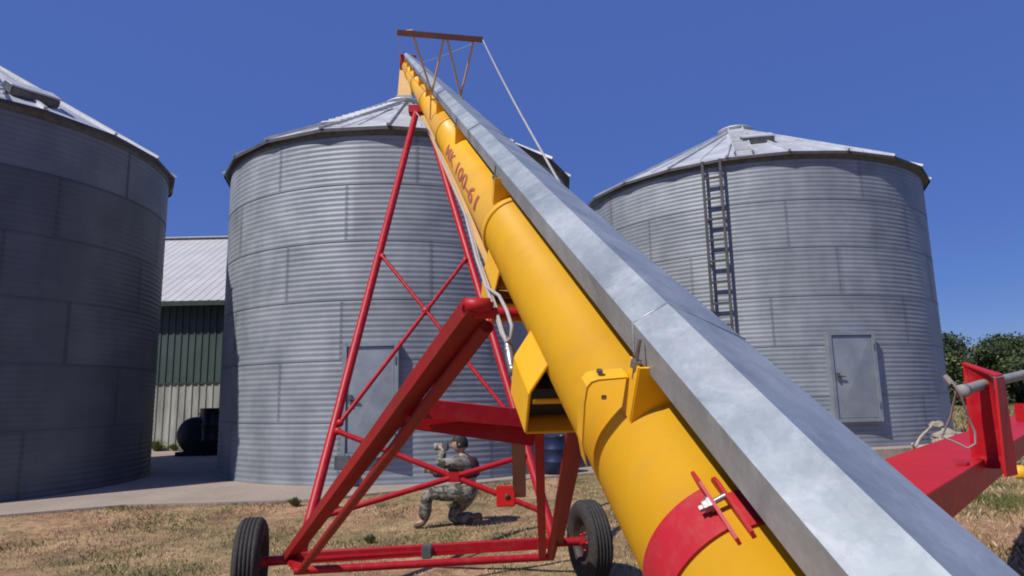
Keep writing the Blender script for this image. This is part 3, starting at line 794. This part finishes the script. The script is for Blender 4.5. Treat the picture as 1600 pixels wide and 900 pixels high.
def cable(p, q, name='truss_cable', r=.0065):
    b = MB(); pts = [V(p).lerp(V(q), k/12)-V((0, 0, .03*math.sin(math.pi*k/12))) for k in range(13)]
    b.tube(pts, r, 8); return b.build(name, M['rope'], aug)
cable(BR, W(.82, .62, 2.9)); cable(BL, W(.46, .75, T1-.3), r=.004); cable(BR, W(.81, .75, T1-.3), r=.004)
b = MB(); b.bar(W(.44, .75, T1-.3), W(.83, .75, T1-.3), .05, .03, up=AQ); b.build('cable_anchor', M['red'], aug)
b = MB(); b.bar(W(.70, .64, 2.9), W(.84, .64, 2.9), .05, .012, up=AQ); b.build('cable_anchor', M['faded'], aug)

# head, spout
hc = W(TA, TB, T1+.12)
b = MB(); b.bar(W(TA, TB-.06, T1-.12), W(TA, TB-.06, T1+.42), .42, .50, up=AQ); b.build('head_box', M['red'], aug, bevel=.01)
b = MB(); sp0 = W(TA, TB+.12, T1+.10); b.bar(sp0, (MBn[0]+.0, MBn[1]+.02, 9.33), .36, .36, up=(0, 1, 0)); b.build('spout', M['faded'], aug, bevel=.01)
b = MB(); b.bar((MBn[0], MBn[1]+.02, 9.40), (MBn[0], MBn[1]+.02, 9.30), .42, .42, up=(0, 1, 0)); b.build('spout_collar', M['galv'], aug)

# winch cable along the flank, loop and hook
pts = [W(.44, 1.0, 9.4), (-.730, 5.812, 4.094), (-.411, 4.228, 3.132), (-.238, 3.363, 2.598), (-.159, 2.973, 2.274), (-.107, 2.712, 2.101), (-.063, 2.495, 1.961), (-.040, 2.36, 1.872), (-.022, 2.29, 1.834)]
b = MB(); b.tube(pts, .0075, 8)
b.tube([V(p)+V((.012, 0, -.006)) for p in pts[3:]], .0065, 8)
b.tube([(-.107, 2.712, 2.101), (-.05, 2.5, 2.03), (-.020, 2.33, 1.95), (-.003, 2.24, 1.885), (-.006, 2.24, 1.845), (-.022, 2.27, 1.833), (-.035, 2.33, 1.87), (-.06, 2.48, 1.965)], .007, 8)
b.build('lift_cable', M['rope'], aug)
b = MB(); b.tube([(-.02, 2.28, 1.835), (-.013, 2.26, 1.79), (-.008, 2.24, 1.755), (.0, 2.21, 1.70)], [.012, .019, .017, .010], 10)
b.lathe((-.016, 2.27, 1.80), AP, [(-.014, .001), (-.014, .022), (.014, .022), (.014, .001)], 14)
b.lathe((-.004, 2.22, 1.735), AP, [(-.014, .001), (-.014, .019), (.014, .019), (.014, .001)], 14)
b.build('cable_clamp', M['chrome'], aug)
# intake hopper guard at the lower end (behind the camera)
b = MB(); b.tube([W(TA, TB, T0-.35), W(TA, TB, T0)], .035, 12)
for k in range(8):
    a = R_(45*k); o1 = AP*math.cos(a)*.2+AQ*math.sin(a)*.2
    b.tube([W(TA, TB, T0-.35)+o1*.4, W(TA, TB, T0-.3)+o1, W(TA, TB, T0+.05)+o1*.9], .008, 6)
b.build('intake_cage', M['red'], aug)

# ------------------------------------------------------------------ red implement at the right
BD = V((.664, .748, 0)).normalized(); BN = V((.748, -.664, 0)).normalized()
def B(s, n, z): return BD*s+BN*n+V((0, 0, z))
S0, S1 = 1.75, 13.0; NF, NN, ZT = -1.05, -.585, 1.23
imp = empty('implement_frame', (1.66, 2.72, 0)); tag(imp, 'bright red steel beam with an upright lug carrying a grey shaft, at the right', 'farm implement')
b = MB()
c_ = (NF+NN)/2; wd = NN-NF
pr = [(-wd/2, 0), (wd/2, 0), (wd/2, -.16), (wd/2-.012, -.16), (wd/2-.012, -.012), (-wd/2+.012, -.012), (-wd/2+.012, -.16), (-wd/2, -.16)]
b.prof(B(S0, c_, ZT), B(S1, c_, ZT), pr, BN, V((0, 0, 1)))
b.build('beam', M['red2'], imp, bevel=.003)
# uprights: two plates and slanted top strap
uL0, uL1 = V((2.70, 4.10, 0)), V((2.66, 3.86, 0)); uR0, uR1 = V((2.80, 3.98, 0)), V((2.74, 3.72, 0))
b = MB()
b.poly([V((2.68, 4.00, ZT-.05)), V((2.79, 3.86, ZT-.05)), V((2.74, 3.83, 1.70)), V((2.715, 4.02, 1.785))], (.008, .010, 0))
b.build('upright_plate', M['red'], imp)
b = MB()
b.poly([V((2.70, 3.77, ZT-.08)), V((2.83, 3.86, ZT-.08)), V((2.83, 3.86, 1.70)), V((2.71, 3.76, 1.69))], (.008, -.010, 0))
b.build('upright_plate', M['red2'], imp)
b = MB(); b.poly([V((2.71, 4.02, 1.785)), V((2.71, 3.755, 1.70)), V((2.84, 3.87, 1.71)), V((2.76, 4.06, 1.79))], (0, 0, .010)); b.build('top_strap', M['red2'], imp)
b = MB(); b.tube([(2.47, 3.68, 1.625), (2.70, 3.86, 1.655), (3.6, 4.50, 1.75), (4.4, 5.1, 1.83)], .029, 18)
b.lathe((2.47, 3.68, 1.625), V((.28, .2, .03)), [(-.03, .001), (-.03, .036), (.02, .036), (.02, .028)], 16)
b.build('shaft', M['hose'], imp)
b = MB(); b.tube([(2.40, 3.68, 1.70), (2.41, 3.66, 1.66), (2.44, 3.66, 1.60), (2.50, 3.72, 1.50), (2.545, 3.74, 1.40), (2.54, 3.74, 1.335), (2.50, 3.75, 1.31), (2.45, 3.78, 1.345), (2.40, 3.80, 1.37)], .006, 8)
b.tube([(2.39, 3.70, 1.71), (2.41, 3.68, 1.665)], .016, 8)
b.tube([(2.43, 3.68, 1.62), (2.46, 3.80, 1.48), (2.43, 3.86, 1.36)], .006, 8)
b.build('hose', M['hose'], imp)
b = MB(); b.box(B(4.35, NN-.05, ZT+.006), (.10, .05, .015), Matrix.Rotation(.84, 3, 'Z')); b.build('weld_tab', M['red'], imp, bevel=.003)
b = MB(); b.lathe(B(4.95, NN+.003, ZT-.07), BN, [(0, .001), (.012, .012), (.012, .001)][::-1], 8); b.build('bolt', M['chrome'], imp)
b = MB()
b.bar(B(12.5, NN-.08, ZT-.1), B(12.5, NN-.08, .0), .08, .08); b.build('stand_leg', M['red'], imp, bevel=.005)
b = MB(); b.bar(B(S0+.25, NF+.05, ZT-.1), B(S0+.25, NF+.05, .0), .07, .07); b.build('stand_leg', M['red'], imp, bevel=.005)
b = MB(); b.box(B(9.7, c_+.02, ZT+.11), (.10, .03, .20)); b.build('upright_plate', M['red2'], imp, bevel=.004)
# yellow float under it
JX, JY = 9.0, 12.2
yb = empty('yellow_buoy_jug', (JX, JY, .0)); tag(yb, 'small yellow round jug on the dry grass under the red beam', 'jug')
b = MB(); b.lathe((JX, JY, 0), (0, 0, 1), [(0, .001), (0, .10), (.05, .13), (.14, .135), (.20, .10), (.235, .045), (.235, .001)], 28); b.build('jug_body', M['yellow'], yb)
b = MB(); b.lathe((JX, JY, .235), (0, 0, 1), [(0, .035), (.04, .035), (.04, .001)], 16); b.tube([(JX-.07, JY, .2), (JX-.08, JY, .26), (JX-.03, JY, .27)], .01, 8); b.build('jug_cap', M['trim'], yb)

# ------------------------------------------------------------------ rubble by the right bin
def rock(c, r, sq, label, seed):
    bm = bmesh.new(); bmesh.ops.create_icosphere(bm, subdivisions=3, radius=1)
    for v in bm.verts:
        n_ = v.co.normalized(); f = 1+.45*mnoise.noise(n_*1.4+V((seed, 0, 0)))+.15*mnoise.noise(n_*4+V((seed, 3, 0)))
        v.co = V((n_.x*f*r*sq[0], n_.y*f*r*sq[1], n_.z*f*r*sq[2]))
    me = bpy.data.meshes.new('rubble_chunk'); bm.to_mesh(me); bm.free(); me.materials.append(M['rock'])
    o = bpy.data.objects.new('rubble_chunk', me); COL.objects.link(o); o.location = c
    tag(o, label, 'rubble', 'pale rubble chunks beside the right bin'); return o
rock((9.32, 14.55, .55), .24, (1.5, .8, .75), 'largest pale concrete chunk at the foot of the right bin', 1.0)
rock((9.22, 14.75, .83), .13, (1.2, .8, .6), 'small chunk lying on top of the largest pale chunk by the bin', 5.0)
rock((8.85, 14.15, .42), .16, (1.6, .8, .5), 'flat pale chunk between the wooden stick and the largest chunk', 9.0)
rock((8.45, 14.05, .40), .13, (1.7, .9, .5), 'low pale chunk at the foot of the leaning stick', 12.0)
st_ = MB(); st_.tube([(8.25, 14.02, .40), (8.45, 14.1, .62), (8.8, 14.2, .86)], [.035, .03, .022], 8)
st_.tube([(8.20, 14.0, .50), (8.28, 14.02, .40), (8.40, 14.0, .36)], [.03, .035, .03], 8)
tag(st_.build('wooden_stick', M['wood']), 'weathered wooden stick leaning up beside the right bin door', 'stick')

# ------------------------------------------------------------------ person kneeling
def skin_mesh(name, verts, edges, radii, mat, parent, sub=2):
    me = bpy.data.meshes.new(name); me.from_pydata([tuple(v) for v in verts], edges, [])
    o = bpy.data.objects.new(name, me); COL.objects.link(o)
    md = o.modifiers.new('skin', 'SKIN')
    for i, r in enumerate(radii):
        sv = me.skin_vertices[0].data[i]; rr = r if isinstance(r, tuple) else (r, r)
        sv.radius = rr; sv.use_root = (i == 0)
    md.use_smooth_shade = True
    ms = o.modifiers.new('sub', 'SUBSURF'); ms.levels = sub; ms.render_levels = sub
    bpy.context.view_layer.update()
    m2 = bpy.data.meshes.new_from_object(o.evaluated_get(bpy.context.evaluated_depsgraph_get()))
    bpy.data.objects.remove(o)
    m2.materials.clear(); m2.materials.append(mat)
    for p in m2.polygons: p.use_smooth = True; p.material_index = 0
    return m2
def person():
    PO = V((-.80, 9.0, 0)); root = empty('person', PO)
    tag(root, 'person kneeling behind the red undercarriage in camouflage clothes and dark vest, with a camera', 'person')
    # local: +x = screen right, -x = facing direction, -y = towards the photographer
    J = dict(pel=(.16, .0, .44), wai=(.17, 0, .58), che=(.13, 0, .74), nek=(.10, 0, .875), hed=(.085, 0, .94),
             hl=(.14, -.09, .42), kl=(-.36, -.13, .43), al=(-.40, -.12, .08), tl=(-.54, -.13, .03),
             hr=(.17, .09, .40), kr=(-.09, .13, .06), ar=(.25, .12, .07), tr=(.32, .12, .02),
             sl=(.11, -.18, .82), el=(-.20, -.21, .80), wl=(-.15, -.07, .96),
             sr=(.12, .18, .82), er=(-.10, .20, .64), wr=(-.30, .02, .66))
    names = list(J); ix = {k: i for i, k in enumerate(names)}
    E_ = [('pel', 'wai'), ('wai', 'che'), ('che', 'nek'), ('nek', 'hed'), ('pel', 'hl'), ('hl', 'kl'), ('kl', 'al'), ('al', 'tl'),
          ('pel', 'hr'), ('hr', 'kr'), ('kr', 'ar'), ('ar', 'tr'), ('che', 'sl'), ('sl', 'el'), ('el', 'wl'), ('che', 'sr'), ('sr', 'er'), ('er', 'wr')]
    rad = dict(pel=(.11, .13), wai=(.10, .13), che=(.11, .15), nek=.05, hed=.05, hl=.085, kl=.055, al=.036, tl=.03, hr=.085, kr=.055, ar=.036, tr=.03,
               sl=.055, el=.04, wl=.027, sr=.055, er=.04, wr=.027)
    verts = [J[k] for k in names]; edges = [(ix[a], ix[c]) for a, c in E_]; radii = [rad[k] for k in names]
    # hands: palm + five fingers as branches
    for side, wk, sg in (('l', 'wl', -1), ('r', 'wr', 1)):
        wv = V(J[wk]); pi = len(verts); pal = wv+V((-.045, -sg*.03, .045)); verts.append(tuple(pal)); radii.append((.030, .020)); edges.append((ix[wk], pi))
        for f in range(4):
            a = pal+V((-.015-.004*f, sg*.0, .035-.022*f)); c = a+V((-.035, -sg*.018, .004)); e = c+V((-.014, -sg*.025, -.004))
            i0 = len(verts); verts.extend([tuple(a), tuple(c), tuple(e)]); radii.extend([.0095, .009, .0085]); edges.extend([(pi, i0), (i0, i0+1), (i0+1, i0+2)])
        a = pal+V((.012, -sg*.022, .015)); c = a+V((-.02, -sg*.02, .022)); i0 = len(verts)
        verts.extend([tuple(a), tuple(c)]); radii.extend([.012, .010]); edges.extend([(pi, i0), (i0, i0+1)])
    me = skin_mesh('body', verts, edges, radii, M['skin'], root)
    # head joined into the same mesh
    bm = bmesh.new(); bm.from_mesh(me)
    hb = bmesh.ops.create_uvsphere(bm, u_segments=24, v_segments=18, radius=1)['verts']
    hc_ = V((.055, 0, 1.03))
    for v in hb:
        n_ = v.co.copy(); x, y, z = n_
        s_ = V((x*.098, y*.076, z*.118))
        if z < 0: s_.x *= 1+.10*z; s_.y *= 1+.28*z
        if x < -.55 and abs(y) < .22 and -.35 < z < .1: s_.x -= .024*(1-abs(y)/.22)*(1-(z-.1)/-.6 if z < .1 else 0)      # nose
        if x < -.5 and abs(abs(y)-.36) < .16 and .0 < z < .25: s_.x += .010                                                     # eye sockets
        if x < -.5 and abs(y) < .35 and -.62 < z < -.5: s_.x -= .006                                                            # lips
        if abs(y) > .9 and abs(x-.1) < .25 and abs(z) < .3: s_.y *= 1.18                                                        # ears
        v.co = Matrix.Rotation(R_(-8), 3, 'Y') @ s_+hc_
    for f in bm.faces: f.smooth = True
    bm.to_mesh(me); bm.free()
    body = bpy.data.objects.new('body', me); COL.objects.link(body); body.parent = root
    def child(name, me):
        o = bpy.data.objects.new(name, me); COL.objects.link(o); o.parent = root; return o
    # trousers
    ks = ['pel', 'hl', 'kl', 'al', 'hr', 'kr', 'ar', 'wai']; iy = {k: i for i, k in enumerate(ks)}
    vj = dict(J); 
    me = skin_mesh('trousers', [vj[k] for k in ks], [(iy['pel'], iy['hl']), (iy['hl'], iy['kl']), (iy['kl'], iy['al']), (iy['pel'], iy['hr']), (iy['hr'], iy['kr']), (iy['kr'], iy['ar']), (iy['pel'], iy['wai'])],
                   [(.155, .175), .135, .10, .085, .135, .10, .085, (.14, .17)], M['camo'], root); child('trousers', me)
    # jacket sleeves + torso
    ks = ['che', 'wai', 'sl', 'el', 'wl', 'sr', 'er', 'wr']; iy = {k: i for i, k in enumerate(ks)}
    me = skin_mesh('jacket', [J[k] for k in ks], [(0, 1), (0, 2), (2, 3), (3, 4), (0, 5), (5, 6), (6, 7)], [(.135, .175), (.13, .16), .09, .078, .055, .09, .075, .055], M['camo'], root); child('jacket', me)
    me = skin_mesh('vest', [(.17, 0, .56), (.155, 0, .68), (.125, 0, .80), (.11, 0, .87)], [(0, 1), (1, 2), (2, 3)], [(.15, .18), (.16, .19), (.155, .195), (.10, .13)], M['vest'], root); child('vest', me)
    for a_, t_ in (('al', 'tl'), ('ar', 'tr')):
        p, q = V(J[a_]), V(J[t_])
        if a_ == 'al': me = skin_mesh('boot', [tuple(p+V((.03, 0, -.02))), tuple(p+V((.03, 0, .08))), tuple(p+V((-.05, 0, -.035))), tuple(q)], [(0, 1), (0, 2), (2, 3)], [.05, .05, .045, .035], M['boot'], root)
        else: me = skin_mesh('boot', [tuple(p), tuple(p+V((-.08, 0, 0))), tuple(p+V((.06, 0, .03))), tuple(q+V((.02, 0, .01)))], [(0, 1), (0, 2), (2, 3)], [.05, .05, .045, .033], M['boot'], root)
        child('boot', me)
    # hair
    bm = bmesh.new(); hb = bmesh.ops.create_uvsphere(bm, u_segments=32, v_segments=24, radius=1)['verts']
    for v in hb:
        x, y, z = v.co; f = 1.10+.06*mnoise.noise(v.co*6)
        v.co = Matrix.Rotation(R_(-8), 3, 'Y') @ V((x*.100*f+.008, y*.080*f, z*.120*f+.006))+hc_
    bmesh.ops.delete(bm, geom=[v for v in bm.verts if (v.co.x-hc_.x) < -.05 and v.co.z < hc_.z+.04 or v.co.z < hc_.z-.05], context='VERTS')
    for f in bm.faces: f.smooth = True
    me = bpy.data.meshes.new('hair'); bm.to_mesh(me); bm.free(); me.materials.append(M['hair']); child('hair', me)
    # camera held to the face, its own thing
    cm = empty('hand_camera', PO+V((-.20, -.01, 1.0))); tag(cm, 'small grey and black camera in the hands of the kneeling person', 'camera')
    b = MB(); b.box(PO+V((-.13, -.01, 1.005)), (.08, .16, .11)); b.build('camera_body', M['dkmetal'], cm, bevel=.012)
    b = MB(); b.lathe(PO+V((-.17, -.01, 1.005)), (-1, 0, 0), [(0, .045), (.06, .045), (.065, .050), (.11, .050), (.11, .038), (.08, .03), (.08, .001)], 24); b.build('lens', M['hose'], cm)
person()

# ------------------------------------------------------------------ trees beyond the field
def leafcloud(n, centers, rads, size, cols, r):
    idx = r.integers(0, len(centers), n); c = centers[idx]; rr = rads[idx]
    d = r.normal(size=(n, 3)); d /= np.linalg.norm(d, axis=1, keepdims=True)
    rad = r.uniform(.35, 1.08, n)**.6
    p = c+d*rr*rad[:, None]
    nrm = d+r.normal(size=(n, 3))*.7; nrm /= np.linalg.norm(nrm, axis=1, keepdims=True)
    t = np.cross(nrm, r.normal(size=(n, 3))); t /= np.linalg.norm(t, axis=1, keepdims=True); bt = np.cross(nrm, t)
    s = size*r.uniform(.5, 1.3, (n, 1))
    vs = np.stack([p-t*s*.5, p+bt*s*.32, p+t*s*.6, p-bt*s*.32], 1).reshape(-1, 3)
    fs = np.arange(n*4).reshape(-1, 4)
    base = cols[idx % len(cols)]; tint = base*r.uniform(.65, 1.35, (n, 1))*np.array([1, 1, 1])
    return vs, fs, tint
def tree(x, y, h, wd, label, seed):
    r = np.random.default_rng(seed); wd = wd*1.3; root = empty('tree', (x, y, 0)); tag(root, label, 'tree', 'trees beyond the field')
    b = MB(); rnd = random.Random(seed)
    b.tube([(x, y, -.1), (x+.1, y, h*.2), (x-.1, y+.1, h*.55)], [h*.035, h*.028, h*.015], 8)
    centers = []; rads = []
    k = 34
    for i in range(k):
        a = rnd.uniform(0, 6.283); zz = rnd.uniform(.06, .93)*h; env = wd*(.55+.45*math.sin(min(1, (zz/h)*1.25)*math.pi)**.5)*(1 if zz < .7*h else .72)
        rr = rnd.uniform(.1, .85)*env; q = (x+rr*math.cos(a), y+rr*math.sin(a), zz)
        centers.append(q); s = rnd.uniform(.16, .30)*wd+.25; rads.append((s*1.15, s*1.15, s*.8))
        if i % 3 == 0: b.tube([(x, y, zz*.45), ((x+q[0])/2, (y+q[1])/2, zz*.75), q], [h*.012, h*.008, h*.003], 5)
    b.build('trunk', M['bark'], root)
    cols = np.array([(.035, .055, .016), (.05, .075, .02), (.075, .10, .028), (.028, .045, .015), (.06, .07, .02)])
    vs, fs, ti = leafcloud(9500, np.array(centers), np.array(rads), .26, cols, r)
    arrmesh('crown', vs, fs, M['leaf'], root, ti)
tl = [(33.5, 57.0, 5.4, 2.6), (37.6, 58.5, 6.0, 3.0), (41.6, 57.6, 5.1, 2.6), (44.8, 59.5, 5.8, 3.0), (48.8, 57.2, 5.0, 2.6), (52.6, 60, 6.0, 3.0), (57, 58, 5.4, 2.8), (29.5, 60, 5.8, 2.9), (25.0, 58.0, 5.2, 2.8),
      (39.5, 63, 6.2, 3.2), (46.8, 64, 6.2, 3.2), (35.2, 63.5, 6.0, 3.2), (43.0, 66, 6.6, 3.3), (51, 66, 6.4, 3.3)]
tlab = ['low bushy tree partly hidden behind the right bin edge', 'rounded tree standing just right of the right grain bin', 'low broad tree above the red upright plate', 'dense tree above the grey shaft at the right edge',
        'tree outside the right edge, first past the frame', 'tall tree well outside the right edge', 'broad tree farthest to the right of the row', 'tree hidden by the right bin', 'tree farther behind the right bin',
        'back row tree showing between the two front trees beside the bin', 'back row tree behind the dense right edge tree', 'back row tree at the bin edge', 'tallest tree in the back row', 'back row tree outside the right edge']
for i, (x, y, h, wd) in enumerate(tl): tree(x, y, h, wd, tlab[i], 40+i)

# ------------------------------------------------------------------ grass
def inslab(x, y):
    c = np.zeros(len(x), bool); P_ = slab_pts; n = len(P_)
    for i in range(n):
        x0_, y0_ = P_[i]; x1_, y1_ = P_[(i+1) % n]
        m = ((y0_ > y) != (y1_ > y)) & (x < (x1_-x0_)*(y-y0_)/(y1_-y0_+1e-12)+x0_); c ^= m
    return c
def grass_patch(name, n, xr, yr, hmin, hmax, wbl, seed, dens=.45, far=False):
    r = np.random.default_rng(seed)
    x = r.uniform(*xr, n); y = r.uniform(*yr, n)
    # clumping
    f = np.array([mnoise.noise(V((a*.8, b_*.8, 2)))+.5*mnoise.noise(V((a*3.1, b_*3.1, 5))) for a, b_ in zip(x, y)])
    keep = (f > r.uniform(-.75, .35, n)) & ~inslab(x, y); x = x[keep]; y = y[keep]; f = f[keep]; n = len(x)
    gz = np.array([gheight(a, b_) if (abs(a) <= 16 and -5 <= b_ <= 18) else 0 for a, b_ in zip(x, y)])
    h = r.uniform(hmin, hmax, n)*(1+.6*np.clip(f, 0, 1)); a = r.uniform(0, 6.283, n); lean = r.uniform(.1, 1.1, n)*h; la = r.uniform(0, 6.283, n)
    wx, wy = np.cos(a)*wbl, np.sin(a)*wbl
    p0 = np.stack([x-wx, y-wy, gz-.01], 1); p1 = np.stack([x+wx, y+wy, gz-.01], 1)
    mx = x+np.cos(la)*lean*.35; my = y+np.sin(la)*lean*.35
    p2 = np.stack([mx+wx*.7, my+wy*.7, gz+h*.6], 1)
    p3 = np.stack([x+np.cos(la)*lean, y+np.sin(la)*lean, gz+h], 1)
    vs = np.stack([p0, p1, p2, p3], 1).reshape(-1, 3); fs = np.arange(4*n).reshape(-1, 4)
    dry = np.array([(.52, .37, .20), (.42, .28, .15), (.60, .45, .27), (.30, .19, .10)]); grn = np.array([(.10, .12, .03), (.15, .16, .045), (.075, .095, .025)])
    g = (f+r.normal(0, .22, n)) > np.where(x > 3, .05, .28)
    t = np.where(g[:, None], grn[r.integers(0, 3, n)], dry[r.integers(0, 4, n)])*r.uniform(.75, 1.2, (n, 1))
    o = arrmesh(name, vs, fs, M['grass'], None, t); tag(o, 'short dry straw coloured grass with green tufts', 'grass', kind='stuff')
grass_patch('dry_grass', 120000, (-9.5, 4), (4.0, 13.4), .012, .040, .0035, 3)
grass_patch('field_grass', 70000, (1.5, 14), (2.5, 15), .03, .09, .005, 4)
grass_patch('far_field_grass', 50000, (12, 48), (14, 54), .06, .22, .018, 5)
# low green weeds by the shed foot and the slab edge
def weed(x, y, z, h, label, seed):
    r = np.random.default_rng(seed)
    root = empty('weed_tuft', (x, y, z)); tag(root, label, 'weed', 'weed tufts')
    n = 260; a = r.uniform(0, 6.283, n); l = r.uniform(.4, 1, n)*h; sp_ = r.uniform(.1, .9, n)
    ex = x+np.cos(a)*l*sp_; ey = y+np.sin(a)*l*sp_; ez = z+l*(1-.4*sp_); w_ = .010
    p0 = np.stack([x+np.cos(a)*.03-np.sin(a)*w_, y+np.sin(a)*.03+np.cos(a)*w_, np.full(n, z)], 1); p1 = np.stack([x+np.cos(a)*.03+np.sin(a)*w_, y+np.sin(a)*.03-np.cos(a)*w_, np.full(n, z)], 1)
    m = (p0+np.stack([ex, ey, ez], 1))/2+np.array([0, 0, .15*h]); e = np.stack([ex, ey, ez], 1)
    vs = np.stack([p0, p1, m+.008, e], 1).reshape(-1, 3)
    t = np.array([(.17, .19, .07)])*r.uniform(.6, 1.4, (n, 1))
    arrmesh('leaves', vs, np.arange(4*n).reshape(-1, 4), M['grass'], root, t)
for i, (x, y, h, lb) in enumerate([(-12.3, 21.8, .35, 'green weed tuft at the shed wall, left one'), (-11.6, 21.85, .45, 'green weed tuft at the shed wall, middle one'), (-11.0, 21.8, .3, 'green weed tuft at the shed wall, right one')]):
    weed(x, y, .13, h, lb, 70+i)
for i, (x, y, h, lb) in enumerate([(-3.35, 10.35, .16, 'green weed tuft at the slab edge just left of the red lift leg'), (-2.75, 10.25, .15, 'green weed tuft at the slab edge right of the red lift leg'), (-.95, 9.1+1.1, .13, 'green weed tuft behind the kneeling person'), (-1.75, 8.2, .12, 'green weed tuft in front of the kneeling person')]):
    weed(x, y, gheight(x, y), h, lb, 80+i)
